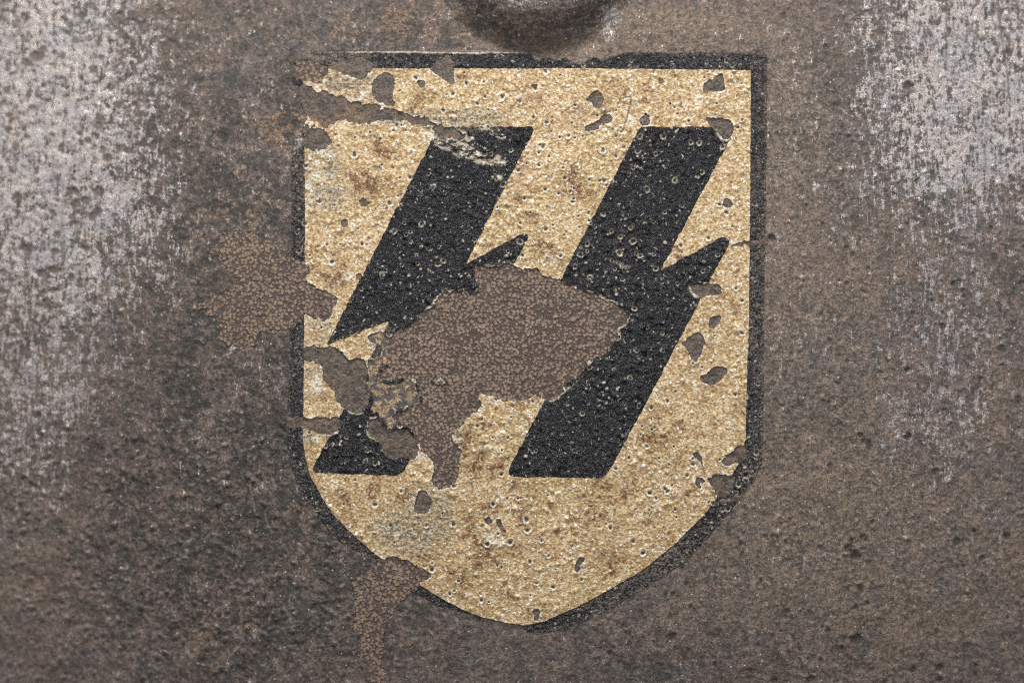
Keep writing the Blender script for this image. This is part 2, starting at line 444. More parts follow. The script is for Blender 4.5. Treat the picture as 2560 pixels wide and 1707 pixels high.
# small flakes: (outline, material, edge roughness)
a, b, c_, d, e, f_ = (640, 0), (1280, 0), (1280, 427), (1280, 854), (640, 854), (640, 1280)
FLAKES = [
    (Zm(*e, (445, 60), (500, 35), (640, 50), (720, 40), (780, 80), (830, 160), (1000, 160), (1020, 230), (1020, 400), (1060, 460), (1040, 540), (1000, 620), (960, 660), (860, 640), (790, 600), (750, 560), (720, 470), (650, 380), (610, 330), (600, 230), (540, 190), (440, 170)), 'prim', 3),
    (Zm(*e, (270, 690), (420, 680), (560, 690), (700, 690), (770, 700), (790, 780), (700, 850), (640, 860), (560, 840), (430, 800), (290, 790)), 'prim2', 4),
    (Zm(*e, (1000, 150), (1100, 170), (1180, 120), (1130, 20), (1060, 10), (1020, -60), (1130, -110), (1225, -20), (1240, 80), (1215, 195), (1115, 285), (1105, 370), (1280, 380), (1370, 345), (1445, 350), (1525, 560), (1400, 590), (1285, 640), (1300, 760), (1260, 800), (1190, 780), (1140, 680), (1060, 640), (1065, 460), (1025, 400), (1025, 250)), 'mott', 4),
    (Zm(*e, (1060, 700), (1130, 685), (1190, 785), (1260, 810), (1400, 805), (1440, 870), (1480, 930), (1508, 1000), (1440, 1080), (1300, 1070), (1240, 1085), (1170, 1030), (1140, 930), (1060, 880), (1020, 830), (1030, 750)), 'prim', 3),
    (Zm(*a, (350, 600), (400, 555), (580, 560), (660, 620), (670, 660), (610, 760), (570, 780), (500, 760), (450, 740), (370, 730), (345, 660)), 'gran2', 3),
    (Zm(*a, (690, 562), (880, 550), (960, 520), (1050, 560), (1080, 610), (1050, 660), (1000, 730), (920, 740), (860, 690), (780, 660), (705, 622)), 'prim', 4),
    (Zm(*a, (1065, 770), (1120, 700), (1190, 655), (1260, 690), (1275, 760), (1250, 850), (1265, 920), (1300, 970), (1250, 980), (1130, 940), (1080, 900), (1062, 840)), 'prim', 3),
    (Zm(*a, (1590, 610), (1700, 540), (1760, 500), (1810, 560), (1815, 680), (1820, 760), (1790, 775), (1700, 720), (1610, 660)), 'prim', 3),
    (Zm(*a, (1470, 770), (1480, 740), (1510, 728), (1545, 745), (1552, 780), (1530, 806), (1495, 806)), 'prim', 2),
    (Zm(*a, (400, 780), (480, 800), (620, 840), (780, 890), (1000, 950), (1200, 990), (1450, 1062), (1600, 1112), (1720, 1165), (1560, 1150), (1400, 1128), (1200, 1100), (1050, 1130), (870, 1140), (740, 1110), (700, 1150), (620, 1170),
        (520, 1110), (480, 1080), (420, 1000)), 'streak', 6),
    (Zm(*a, (1650, 1140), (1720, 1155), (1800, 1178), (1930, 1240), (1890, 1285), (1760, 1262), (1650, 1225), (1600, 1190)), 'streak', 6),
    (Zm(*a, (440, 1150), (620, 1200), (680, 1240), (670, 1340), (600, 1390), (500, 1375), (440, 1350)), 'prim', 6),
    (Zm(*b, (1750, 850), (1770, 760), (1830, 730), (1910, 670), (1940, 700), (1960, 790), (1940, 840), (1860, 840)), 'prim', 3),
    (Zm(*b, (665, 920), (740, 840), (820, 850), (850, 910), (820, 990), (750, 990), (720, 940)), 'prim', 3),
    (Zm(*b, (1770, 1090), (1860, 1080), (1920, 1095), (1990, 1085), (2040, 1150), (2020, 1230), (1960, 1290), (1890, 1230), (1820, 1150)), 'prim', 3),
    (Zm(*b, (670, 1170), (800, 1090), (870, 1030), (940, 1080), (900, 1120), (800, 1170), (760, 1210), (690, 1200)), 'prim2', 4),
    (Zm(*b, (1345, 715), (1405, 738), (1362, 795)), 'prim', 2),
    (Zm(*b, (1165, 1090), (1220, 1040), (1270, 1060), (1265, 1150), (1180, 1150)), 'prim2', 3),
    (Zm(*b, (160, 780), (240, 778), (205, 825)), 'prim', 2),
    (Zm(*c_, (1640, 1050), (1700, 1035), (1880, 1035), (1925, 1070), (1920, 1130), (1850, 1150), (1700, 1155), (1650, 1110)), 'prim', 2),
    (Zm(*c_, (1930, 270), (1990, 245), (2040, 300), (2000, 350), (1940, 320)), 'prim', 2),
    (Zm(*c_, (1790, 1430), (1830, 1350), (1930, 1330), (1900, 1400), (1840, 1450)), 'prim', 3),
    (Zm(*c_, (1590, 1568), (1610, 1530), (1700, 1480), (1750, 1500), (1765, 1568), (1750, 1640), (1700, 1760), (1650, 1740), (1620, 1650), (1560, 1590)), 'prim2', 3),
    (Zm(*c_, (2000, 670), (2150, 640), (2350, 600), (2350, 680), (2170, 690), (2020, 712)), 'prim2', 5),
    (Zm(*d, (1720, 310), (1800, 290), (1860, 215), (1960, 230), (1985, 270), (1930, 340), (1840, 400), (1760, 380)), 'prim', 2),
    (Zm(*d, (1930, 1090), (2030, 1000), (2080, 960), (2150, 960), (2160, 1060), (2090, 1110), (2000, 1140), (1950, 1130)), 'prim2', 3),
    (Zm(*d, (1790, 1270), (1860, 1220), (1930, 1215), (2000, 1240), (2060, 1240), (2040, 1330), (1990, 1400), (1900, 1440), (1860, 1360)), 'prim', 3),
    (Zm(*d, (1690, 1240), (1740, 1250), (1770, 1285), (1720, 1300), (1740, 1350), (1690, 1320)), 'prim', 2),
    (Zm(*d, (1650, 1040), (1700, 1010), (1740, 1050), (1752, 1140), (1700, 1070)), 'prim', 2),
    (Zm(*f_, (2090, 60), (2140, 30), (2170, 100), (2120, 120)), 'prim2', 2),
    (Zm(*f_, (2200, 70), (2240, 60), (2300, 190), (2240, 180)), 'prim2', 2),
    (Zm(*e, (1460, 1470), (1480, 1380), (1540, 1355), (1600, 1430), (1610, 1480), (1580, 1568), (1500, 1590), (1450, 1540)), 'prim2', 3),
    (Zm(1280, 1280, (580, 470), (630, 400), (680, 430), (640, 480), (610, 550), (570, 520)), 'prim', 3),
    (Zm(1280, 1280, (195, 890), (255, 890), (240, 990), (205, 980)), 'prim', 3),
    (Zm(640, 427, (770, 490), (800, 440), (845, 460), (835, 510), (790, 520)), 'prim', 3),
    (Zm(640, 427, (950, 290), (980, 255), (1035, 270), (1030, 310), (985, 325)), 'prim2', 4),
    (Zm(640, 427, (915, 960), (945, 940), (975, 960), (960, 1005), (930, 1000)), 'prim2', 2),
]
# places where the black edge has gone altogether and the steel shows
BITES = [
    Zm(*b, (90, 380), (150, 490), (190, 515), (230, 555), (300, 525), (380, 540), (430, 560), (490, 530), (540, 575), (650, 602), (700, 550), (800, 535), (840, 560), (890, 525), (980, 520), (1040, 482), (1080, 380)),
    Zm(*a, (250, 790), (400, 785), (430, 1010), (480, 1080), (430, 1150), (440, 1300), (420, 1380), (250, 1390)),
    Zm(*a, (300, 440), (470, 440), (520, 500), (640, 500), (740, 480), (760, 540), (690, 560), (580, 558), (400, 552), (300, 600)),
    Zm(*f_, (780, 260), (900, 330), (960, 390), (1060, 390), (1115, 430), (1110, 520), (900, 560), (700, 400)),
    Zm(*f_, (1340, 790), (1430, 735), (1490, 790), (1620, 830), (1780, 880), (1890, 905), (2040, 965), (2150, 985), (2260, 1012), (2350, 1030), (2420, 1030), (2490, 1090), (2480, 1200), (1900, 1150), (1300, 950)),
    Zm(*d, (1880, 1445), (1990, 1435), (2170, 1370), (2240, 1340), (2200, 1420), (2010, 1470), (1900, 1490)),
]

# ------------------------------------------------------------------ emblem grid and distance fields
ST = 1.8
ex = np.arange(470, 1962, ST); ey = np.arange(110, 1790, ST)
EX, EY = np.meshgrid(ex, ey)
shape = EX.shape
JIT = fbm(EX, EY, 16, 3, 77, .6)

def sdf(poly, margin=40):
    """signed distance, positive inside, clipped outside its window"""
    p = np.array(poly, np.float64)
    out = np.full(shape, -float(margin), np.float32)
    i0, i1 = np.searchsorted(ex, [p[:, 0].min() - margin, p[:, 0].max() + margin])
    j0, j1 = np.searchsorted(ey, [p[:, 1].min() - margin, p[:, 1].max() + margin])
    gx = EX[j0:j1, i0:i1]; gy = EY[j0:j1, i0:i1]
    dm = np.full(gx.shape, 1e9); ins = np.zeros(gx.shape, bool)
    q = np.roll(p, -1, 0)
    for (x1, y1), (x2, y2) in zip(p, q):
        dx, dy = x2 - x1, y2 - y1
        t = np.clip(((gx - x1) * dx + (gy - y1) * dy) / (dx * dx + dy * dy + 1e-9), 0, 1)
        dm = np.minimum(dm, (gx - x1 - t * dx) ** 2 + (gy - y1 - t * dy) ** 2)
        if y1 != y2:
            ins ^= ((y1 > gy) != (y2 > gy)) & (gx < dx * (gy - y1) / dy + x1)
    dm = np.sqrt(dm)
    out[j0:j1, i0:i1] = np.maximum(np.where(ins, dm, -dm), -margin)
    return out

def chaikin(poly, n=2):
    p = np.array(poly, float)
    for _ in range(n):
        q = np.roll(p, -1, 0)
        L = np.hypot(*(q - p).T)[:, None]
        t = np.minimum(.22, 5.0 / (L + 1e-6))
        p = np.stack([p + (q - p) * t, q - (q - p) * t], 1).reshape(-1, 2)
    return p

JIT2 = fbm(EX, EY, 40, 4, 78, .62)
JIT3 = fbm(EX, EY, 8, 2, 79, .6)
def rough_sdf(poly, amp):
    return sdf(chaikin(poly, 1)) + amp * (1.35 * JIT + .8 * JIT2) + (1.6 + .35 * amp) * JIT3

s_outer = sdf(OUTER, 60) + 1.3 * JIT + 1.1 * JIT3 - 2 * sstep(.2, .6, JIT2)
s_inner = sdf(INNER, 60) + 1.3 * JIT + 1.0 * JIT3
s_runes = [sdf(chaikin(r, 1)) + 1.8 * JIT + 1.9 * JIT3 for r in RUNES]
s_centre = rough_sdf(CENTRE, 5.0)
CRUMB = fbm(EX, EY, 13, 3, 80, .65)
s_centre = np.minimum(s_centre, -(sdf(Zm(640, 854, (1565, 345), (1640, 365), (1690, 322), (1755, 360), (1710, 402), (1640, 385))) + 2 * JIT + 1.5 * JIT3))
s_centre = np.minimum(s_centre, 6 + 26 * (CRUMB + .42) + 60 * (1 - blob(EX, EY, 1120, 1150, 50, 90, .5)))
s_left = rough_sdf(LEFT, 6.5) + 11 * CRUMB * (1 - sstep(690, 760, EX))
s_tail = rough_sdf(TAIL, 4.0) + 3 * CRUMB
s_flakes = [rough_sdf(p, amp) for p, m, amp in FLAKES]
s_bites = np.maximum.reduce([rough_sdf(p, 3.0) for p in BITES])
s_loss = np.maximum.reduce([s_centre, s_left, s_tail, s_bites] + s_flakes)

# cells of paint kept between the losses
phi_field = np.minimum.reduce([s_inner, -s_loss, -s_runes[0], -s_runes[1]])
phi_runes = [np.minimum(r, -s_loss) for r in s_runes]
phi_edge = np.minimum.reduce([s_outer, -s_inner, -s_loss])
# flakes do not run into one another
taken = np.maximum(s_centre, s_left)
phi_fl = []
for q in s_flakes:
    phi_fl.append(np.minimum(q, -taken)); taken = np.maximum(taken, q)
phi_left = s_left
phi_tail = s_tail

# relief and marks on the print
rng = np.random.default_rng(11)
dent = np.zeros(shape, np.float32); rim = np.zeros(shape, np.float32); core = np.zeros(shape, np.float32); stain = np.zeros(shape, np.float32)
wear = np.zeros(shape, np.float32)
def blister(cx, cy, r, kind):
    ph = rng.random() * 6.28
    w = lambda q, gx, gy: wobble(q, gx, gy, cx, cy, ph) * 1.25
    if kind == 'pit':            # open pit: dark floor, pale broken rim
        stamp(core, ex, ey, cx, cy, r * 1.6, lambda q, gx, gy: 1 - sstep(.42, .62, w(q, gx, gy)), 'max')
        stamp(rim, ex, ey, cx, cy, r * 1.9, lambda q, gx, gy: np.exp(-((w(q, gx, gy) - .62) / .17) ** 2) * .95, 'max')
        stamp(dent, ex, ey, cx, cy, r * 2, lambda q, gx, gy: -1.6 * (1 - sstep(.3, .62, w(q, gx, gy))) + .7 * np.exp(-((q - .72) / .16) ** 2))
    elif kind == 'ring':         # blister with a fine pale ring
        stamp(rim, ex, ey, cx, cy, r * 1.9, lambda q, gx, gy: np.exp(-((w(q, gx, gy) - .62) / .19) ** 2) * .9, 'max')
        stamp(dent, ex, ey, cx, cy, r * 2, lambda q, gx, gy: 1.3 * (1 - sstep(.1, .8, q)))
    elif kind == 'dot':
        stamp(rim, ex, ey, cx, cy, r * 1.5, lambda q, gx, gy: 1 - sstep(.35, .75, w(q, gx, gy)), 'max')
        stamp(dent, ex, ey, cx, cy, r * 2, lambda q, gx, gy: 1.2 * (1 - sstep(.1, .8, q)))
    else:                        # bump
        stamp(dent, ex, ey, cx, cy, r * 2, lambda q, gx, gy: 1.7 * (1 - sstep(.0, .9, q)))
for _ in range(3600):
    cx, cy = rng.uniform(740, 1900), rng.uniform(150, 1570)
    dens = float(fbm(np.array([cx]), np.array([cy]), 110, 3, 33)[0])
    if rng.random() > .62 + 1.3 * dens: continue
    k = rng.random(); r = 2.4 + 3.4 * rng.random() ** 2.6
    kind = 'pit' if k < .16 else 'ring' if k < .20 else 'dot' if k < .50 else 'bump'
    if kind == 'pit': r += .6
    if kind == 'bump': r += 1.5
    blister(cx, cy, r * 1.15, kind)
for x, y, r in Zm(1280, 0, (70, 930)) and [(1299, 253, 8), (1438, 263, 7), (1333, 294, 7), (1559, 369, 8), (1347, 413, 8), (1617, 303, 0), (1722, 303, 7), (1855, 300, 6), (1686, 269, 6),
               (1412, 446, 7), (1397, 484, 7), (1500, 452, 7), (1434, 497, 6), (1311, 496, 7), (1364, 573, 9), (1618, 474, 9), (1577, 570, 7), (1451, 637, 9), (1855, 752, 8), (1855, 832, 9),
               (1887, 510, 8), (886, 386, 11), (1166, 208, 9), (974, 508, 10), (905, 610, 8), (830, 655, 10), (1132, 235, 9), (1669, 1002, 8), (1838, 986, 8), (1383, 1467, 9), (1526, 1319, 8), (1583, 1352, 9),
               (1325, 1404, 8), (1354, 1351, 7), (1607, 1382, 10), (1624, 1232, 9), (1540, 1171, 8), (1628, 1019, 8), (937, 1261, 10), (1003, 1228, 7), (1080, 1423, 10), (1125, 1484, 7), (1662, 1221, 8), (1316, 1298, 12), (1319, 1325, 10)]:
    if r: blister(x, y, r * .72, 'pit')
# brown stains in the cream
for x, y, rx in [(1440, 470, 34), (1425, 440, 26), (950, 370, 26), (975, 385, 20), (1155, 1120, 30), (1175, 1090, 22), (1190, 1165, 30), (1240, 1170, 24), (1210, 1060, 18), (1634, 1050, 16), (1620, 1092, 20), (1650, 1100, 18),
                 (1500, 1213, 22), (1475, 1260, 14), (1485, 1290, 24), (1150, 1455, 30), (1140, 1438, 20), (1195, 1410, 16), (1190, 1350, 18), (1215, 1370, 18), (940, 1210, 22), (930, 1235, 16), (1225, 1270, 22), (1392, 1330, 12),
                 (1530, 1425, 14), (895, 460, 24), (925, 450, 30), (850, 690, 26), (820, 700, 20), (880, 1160, 16), (1560, 1245, 14), (1720, 1235, 12), (1110, 1290, 16), (1040, 265, 22), (1435, 480, 16), (1700, 640, 18), (1365, 625, 30),
                 (1010, 1240, 20), (1285, 1210, 14), (860, 1240, 18), (1175, 1300, 14)]:
    ph = rng.random() * 6.28
    stamp(stain, ex, ey, x, y, rx * 1.5, lambda q, gx, gy: (1 - sstep(.25, .95, wobble(q, gx, gy, x, y, ph, .28))) * .95, 'max')
for _ in range(150):
    x, y = rng.uniform(770, 1860), rng.uniform(180, 1540); rx = 4 + 14 * rng.random() ** 2.5; ph = rng.random() * 6.28
    stamp(stain, ex, ey, x, y, rx * 1.5, lambda q, gx, gy: (1 - sstep(.25, .95, wobble(q, gx, gy, x, y, ph, .28))) * rng.uniform(.5, 1), 'max')
stain = np.maximum(stain, .75 * sstep(.32, .62, fbm(EX, EY, 55, 4, 91)))
# scuffed bands of the print
wear = np.maximum(wear, 1.0 * blob(EX, EY, 805, 425, 50, 85) * sstep(-.25, .15, fbm(EX + EY * .4, EY * 2.5, 26, 4, 12)))
wear = np.maximum(wear, .75 * blob(EX, EY, 815, 490, 60, 34))
wear = np.maximum(wear, .9 * blob(EX, EY, 1120, 300, 95, 26)); wear = np.maximum(wear, .8 * blob(EX, EY, 1180, 300, 90, 30)); wear = np.maximum(wear, .8 * blob(EX, EY, 1010, 300, 110, 14))
wear = np.maximum(wear, .95 * blob(EX, EY, 1030, 1325, 95, 55)); wear = np.maximum(wear, .85 * blob(EX, EY, 1075, 1265, 60, 45))
wear = np.maximum(wear, .8 * blob(EX, EY, 775, 1080, 30, 30)); wear = np.maximum(wear, .7 * blob(EX, EY, 775, 935, 30, 18))
wear = np.maximum(wear, .8 * blob(EX, EY, 870, 205, 70, 22)); wear = np.maximum(wear, .7 * blob(EX, EY, 925, 235, 50, 14)); wear = np.maximum(wear, .8 * blob(EX, EY, 1140, 1100, 18, 60))
wear = np.maximum(wear, .7 * blob(EX, EY, 800, 820, 30, 40)); wear = np.maximum(wear, .65 * blob(EX, EY, 955, 870, 30, 60))
# scuffs through the first stroke of the emblem
scuff = np.zeros(shape, np.float32)
for pts, w in [([(1060, 335), (1110, 345), (1160, 365), (1200, 385), (1245, 395)], 7), ([(1075, 350), (1120, 372), (1150, 388)], 6), ([(1150, 372), (1190, 398), (1255, 408)], 9), ([(1205, 320), (1240, 335), (1258, 342)], 6),
               ([(1100, 330), (1140, 342), (1180, 348)], 5), ([(1235, 440), (1250, 446)], 6)]:
    stroke(scuff, ex, ey, pts, w * 2.1, 1.0)
rim = np.maximum(rim, .95 * sstep(.42, .66, scuff * (.62 + .75 * fbm(EX + .35 * EY, EY * 2.2, 18, 4, 45, .65))))
for pts, w in [([(1512, 648), (1540, 655), (1575, 668)], 5), ([(1546, 660), (1560, 672), (1572, 668)], 5), ([(1404, 1026), (1416, 1042), (1424, 1060)], 4), ([(1455, 940), (1432, 960), (1412, 980)], 5), ([(1025, 462), (1050, 480), (1068, 494)], 2.2)]:
    stroke(wear, ex, ey, pts, w, 1.0)
for pts, w in [([(1544, 262), (1550, 250), (1566, 242), (1580, 243)], 2.4), ([(1578, 248), (1572, 275), (1565, 300), (1558, 325)], 3.4), ([(1699, 240), (1704, 268)], 3), ([(1745, 1128), (1755, 1160), (1760, 1180)], 2.6), ([(845, 210), (905, 212)], 2.5), ([(835, 216), (895, 220)], 2)]:
    stroke(core, ex, ey, pts, w, .75)
# pale broken edge of paint along the losses
near = 1 - sstep(1.0, 7.5, np.abs(s_loss) + 3.0 * JIT)
patchy = sstep(-.1, .4, fbm(EX, EY, 26, 3, 41))
rim_field = np.maximum(rim, near * patchy * .8)
broken = .45 + .55 * sstep(-.45, .15, fbm(EX, EY, 7, 2, 47))
rim_rune = np.maximum(rim * .95 * broken, (1 - sstep(1.2, 7.0, np.abs(s_loss) + 4 * JIT)) * sstep(-.05, .3, fbm(EX, EY, 24, 3, 42)) * .95)
# the white blooms beside some flakes
for x, y, rx, ry in [(785, 400, 16, 20), (800, 440, 24, 12), (775, 470, 12, 14), (810, 385, 20, 8), (790, 510, 24, 8), (1232, 1340, 16, 20), (1250, 1350, 14, 12), (800, 205, 20, 9), (775, 300, 14, 12), (1760, 240, 22, 9), (1795, 183, 10, 6), (1580, 303, 11, 12), (870, 690, 18, 12), (1235, 1000, 26, 10), (900, 240, 22, 12), (1745, 972, 12, 8), (1460, 665, 20, 14), (1370, 650, 22, 14),
                     (845, 975, 10, 10), (790, 960, 18, 28), (790, 1090, 10, 14), (1053, 1140, 16, 8), (765, 310, 12, 14)]:
    rim_field = np.maximum(rim_field, .8 * blob(EX, EY, x, y, rx, ry, .6) * sstep(-.4, .2, fbm(EX, EY, 14, 2, 43)))
topline = (1 - sstep(.8, 3.2, np.abs(s_outer - 1.5))) * (EY < 140) * sstep(850, 900, EX) * (1 - sstep(1260, 1340, EX)) * sstep(-.6, -.1, fbm(EX, EY, 40, 3, 46))
wear_edge = np.maximum(wear, np.clip(.05 + .15 * sstep(1500, 1850, EX) + .6 * sstep(.0, .5, fbm(EX, EY, 45, 4, 44)), 0, 1) * .85)
wear_edge = np.maximum(wear_edge, .85 * blob(EX, EY, 800, 145, 120, 30)); wear_edge = np.maximum(wear_edge, .8 * blob(EX, EY, 1700, 1400, 120, 50) * .7)
wear_rune = wear * .9

H0 = steel_h(EX, EY)
fine = K * (1.1 * fbm(EX, EY, 20, 3, 61) + .7 * fbm(EX, EY, 7, 2, 62))
PX = 1.0 * K
h_print = H0 + 2.2 * PX + .62 * fine + dent * 1.6 * PX
curl = (1 - sstep(0, 9, np.abs(s_loss))) * sstep(-.2, .5, fbm(EX, EY, 30, 2, 63)) * 1.0 * PX     # paint lifts a little at the losses
h_field = h_print + curl
h_rune = h_print + .9 * PX * np.maximum(dent, 0) + .5 * PX + curl + 1.5 * PX * fbm(EX, EY, 15, 2, 65) * (.4 + .6 * sstep(-.2, .4, fbm(EX, EY, 90, 2, 66)))
h_edge = h_print - 1.1 * PX
blend = np.clip((1 - sstep(0, 7, s_outer + 4 * JIT)) * .85 + .8 * blob(EX, EY, 800, 145, 110, 30) + .6 * blob(EX, EY, 740, 430, 40, 120) + .5 * blob(EX, EY, 900, 1400, 200, 90) + .38 * sstep(1860, 1890, EX) * sstep(-.5, .2, fbm(EX, EY, 50, 3, 49)) + .45 * blob(EX, EY, 1640, 1440, 230, 110) + .18 * sstep(0, .5, fbm(EX, EY, 60, 3, 48)), 0, 1)
vor = fbm(EX, EY, 9, 2, 64)
h_gran = H0 + .9 * PX + .6 * fine + 1.0 * PX * vor
h_prim = H0 + .8 * PX + fine * 1.3

def layer(name, phi, H, mat, parent, attrs, depth=3.4, label=None):
    """marching squares over the emblem grid: one sheet with a cut edge that goes down to the steel"""
    ok = phi > 0
    rows = np.where(ok.any(1))[0]; cols = np.where(ok.any(0))[0]
    if len(rows) == 0: return None
    j0, j1 = max(rows[0] - 1, 0), min(rows[-1] + 2, shape[0]); i0, i1 = max(cols[0] - 1, 0), min(cols[-1] + 2, shape[1])
    p = phi[j0:j1, i0:i1].astype(np.float64); p = np.where(np.abs(p) < 1e-3, 1e-3, p)
    X = EX[j0:j1, i0:i1]; Y = EY[j0:j1, i0:i1]; h = H[j0:j1, i0:i1]
    A = {k: v[j0:j1, i0:i1] for k, v in attrs.items()}
    nj, ni = p.shape
    idx = np.arange(nj * ni).reshape(nj, ni)
    def edge(pa, pb, sa, sb):
        cr = (pa > 0) != (pb > 0)
        t = pa / (pa - pb + 1e-12); t = np.where(cr, t, 0)
        def lerp(F): return (F[sa] + (F[sb] - F[sa]) * t)[cr]
        ids = np.full(pa.shape, -1, np.int64)
        return cr, lerp, ids
    sl = np.s_
    base = nj * ni
    crh, lh, ih = edge(p[:, :-1], p[:, 1:], sl[:, :-1], sl[:, 1:])
    ih[crh] = base + np.arange(crh.sum()); base2 = base + crh.sum()
    crv, lv, iv = edge(p[:-1], p[1:], sl[:-1, :], sl[1:, :])
    iv[crv] = base2 + np.arange(crv.sum())
    cat = lambda F: np.concatenate([F.ravel(), lh(F), lv(F)])
    VX, VY, VH = cat(X), cat(Y), cat(h)
    VA = {k: cat(v) for k, v in A.items()}
    # corners 0 TL 1 TR 2 BR 3 BL; edges 4 top 5 right 6 bottom 7 left
    C = np.stack([idx[:-1, :-1], idx[:-1, 1:], idx[1:, 1:], idx[1:, :-1], ih[:-1], iv[:, 1:], ih[1:], iv[:, :-1]], -1)
    s = p > 0
    case = (s[:-1, :-1] * 1 + s[:-1, 1:] * 2 + s[1:, 1:] * 4 + s[1:, :-1] * 8)
    T = {1: [(0, 4, 7)], 2: [(1, 5, 4)], 3: [(0, 1, 5, 7)], 4: [(2, 6, 5)], 5: [(0, 4, 7), (2, 6, 5)], 6: [(1, 2, 6, 4)], 7: [(0, 1, 2, 6, 7)], 8: [(3, 7, 6)],
         9: [(0, 4, 6, 3)], 10: [(1, 5, 4), (3, 7, 6)], 11: [(0, 1, 5, 6, 3)], 12: [(2, 3, 7, 5)], 13: [(0, 4, 5, 2, 3)], 14: [(1, 2, 3, 7, 4)], 15: [(0, 1, 2, 3)]}
    S = {1: [(4, 7)], 2: [(5, 4)], 3: [(5, 7)], 4: [(6, 5)], 5: [(4, 7), (6, 5)], 6: [(6, 4)], 7: [(6, 7)], 8: [(7, 6)], 9: [(4, 6)], 10: [(5, 4), (7, 6)], 11: [(5, 6)], 12: [(7, 5)], 13: [(4, 5)], 14: [(7, 4)]}
    faces = {3: [], 4: [], 5: []}; seg = []
    for k in range(1, 16):
        m = case == k
        if not m.any(): continue
        cc = C[m]
        for fc in T[k]: faces[len(fc)].append(cc[:, list(fc)])
        for sg in S.get(k, []): seg.append(cc[:, list(sg)])
    # cut edge
    if seg:
        seg = np.concatenate(seg)
        u, inv = np.unique(seg.ravel(), return_inverse=True); inv = inv.reshape(-1, 2)
        off = len(VX)
        VX = np.concatenate([VX, VX[u]]); VY = np.concatenate([VY, VY[u]]); VH = np.concatenate([VH, VH[u] - depth * PX])
        VA = {k: np.concatenate([v, v[u]]) for k, v in VA.items()}
        faces[4].append(np.stack([seg[:, 1], seg[:, 0], inv[:, 0] + off, inv[:, 1] + off], -1))
    loops = []; tot = []
    for n in (3, 4, 5):
        if faces[n]:
            fa = np.concatenate(faces[n]); loops.append(fa[:, ::-1].ravel()); tot.append(np.full(len(fa), n))
    loops = np.concatenate(loops); tot = np.concatenate(tot)
    used, inv = np.unique(loops, return_inverse=True)
    V, _ = place(VX[used], VY[used], VH[used])
    starts = np.concatenate([[0], np.cumsum(tot)[:-1]])
    return make_mesh(name, V, inv, starts, tot, mat, parent, {k: v[used] for k, v in VA.items()}, label)

# ------------------------------------------------------------------ steel shell
DS = 2.6
dense_x = np.arange(-90, 2651, DS); dense_y = np.arange(-70, 1778, DS)
def tails(lo, hi, dense, n=26):
    t = (np.arange(1, n + 1) / n) ** 1.8
    return np.concatenate([(dense[0] - (dense[0] - lo) * t)[::-1], dense, dense[-1] + (hi - dense[-1]) * t])
gx = tails(-2900, 5300, dense_x); gy = tails(-2450, 3950, dense_y)
GX, GY = np.meshgrid(gx, gy)
GX = GX.astype(np.float32).astype(np.float64)
def patina(GX, GY):
    """how the steel is worn at any point: rubbed bright, dark scale, warm rust, tan dust; vent shade and highlights painted in"""
    wob = fbm(GX, GY, 260, 4, 21)
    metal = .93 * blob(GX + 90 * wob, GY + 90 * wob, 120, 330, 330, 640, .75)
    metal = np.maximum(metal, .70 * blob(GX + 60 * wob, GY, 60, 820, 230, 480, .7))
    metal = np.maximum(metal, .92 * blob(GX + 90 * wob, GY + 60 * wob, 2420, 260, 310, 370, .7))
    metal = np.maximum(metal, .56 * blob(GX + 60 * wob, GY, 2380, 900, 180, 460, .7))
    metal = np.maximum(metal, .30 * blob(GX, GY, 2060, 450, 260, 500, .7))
    metal = np.maximum(metal, .66 * blob(GX, GY, 1290, -14, 70, 38, .8))  # highlight on the vent crest, painted in as bright metal
    metal = np.maximum(metal, .85 * blob(GX, GY, 1525, 40, 30, 55, .8))  # highlight at the vent's right foot, painted in as bright metal
    metal = np.maximum(metal, .20 + .14 * wob)
    dark = np.clip(.95 * blob(GX + 80 * wob, GY, 640, 1320, 460, 420, .6) + .80 * blob(GX + 60 * wob, GY, 600, 640, 250, 460, .6), 0, 1)
    dark = np.maximum(dark, .7 * blob(GX, GY, 960, 80, 330, 90, .7) * sstep(-.3, .3, fbm(GX, GY, 90, 3, 22)))
    dark = np.maximum(dark, .9 * blob(GX, GY, 720, 250, 34, 160, .5)); dark = np.maximum(dark, .9 * blob(GX, GY, 790, 1450, 220, 230, .6))
    dark = np.maximum(dark, .5 * blob(GX, GY, 1850, 1640, 420, 90, .6))
    dark = np.maximum(dark, .78 * np.exp(-((np.hypot(GX - VENT[0], GY - VENT[1]) / VENT[2] - .80) / .17) ** 4))  # shade on the falling slope of the vent boss, painted as a dark ring
    dark = np.clip(dark * (1 + .35 * fbm(GX, GY, 120, 4, 23)), 0, 1)
    warm = .25 + .35 * fbm(GX, GY, 200, 3, 24)
    warm = np.maximum(warm, .9 * blob(GX, GY, 760, 310, 130, 130, .6)); warm = np.maximum(warm, .75 * blob(GX, GY, 1000, 60, 420, 60, .5)); warm = np.maximum(warm, .65 * blob(GX, GY, 560, 560, 140, 260, .6))
    warm = np.maximum(warm, .6 * blob(GX, GY, 560, 1600, 160, 120, .6)); warm = np.clip(warm, 0, 1)
    tan = np.clip(.9 * blob(GX, GY, 1570, 70, 300, 70, .5) + .5 * blob(GX, GY, 1950, 330, 70, 330, .6) + .45 * blob(GX, GY, 2080, 1400, 420, 260, .7) + .35 * blob(GX, GY, 2000, 900, 200, 500, .7), 0, 1)
    tan = np.maximum(tan, .6 * blob(GX, GY, 1140, 40, 60, 110, .5)); tan = tan * (1 - .9 * blob(GX, GY, VENT[0], VENT[1], VENT[2] * .98, VENT[2] * .98, .12))
    return metal, dark, warm, np.maximum(tan, 0)
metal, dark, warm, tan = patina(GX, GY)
dot = np.zeros(GX.shape, np.float32)
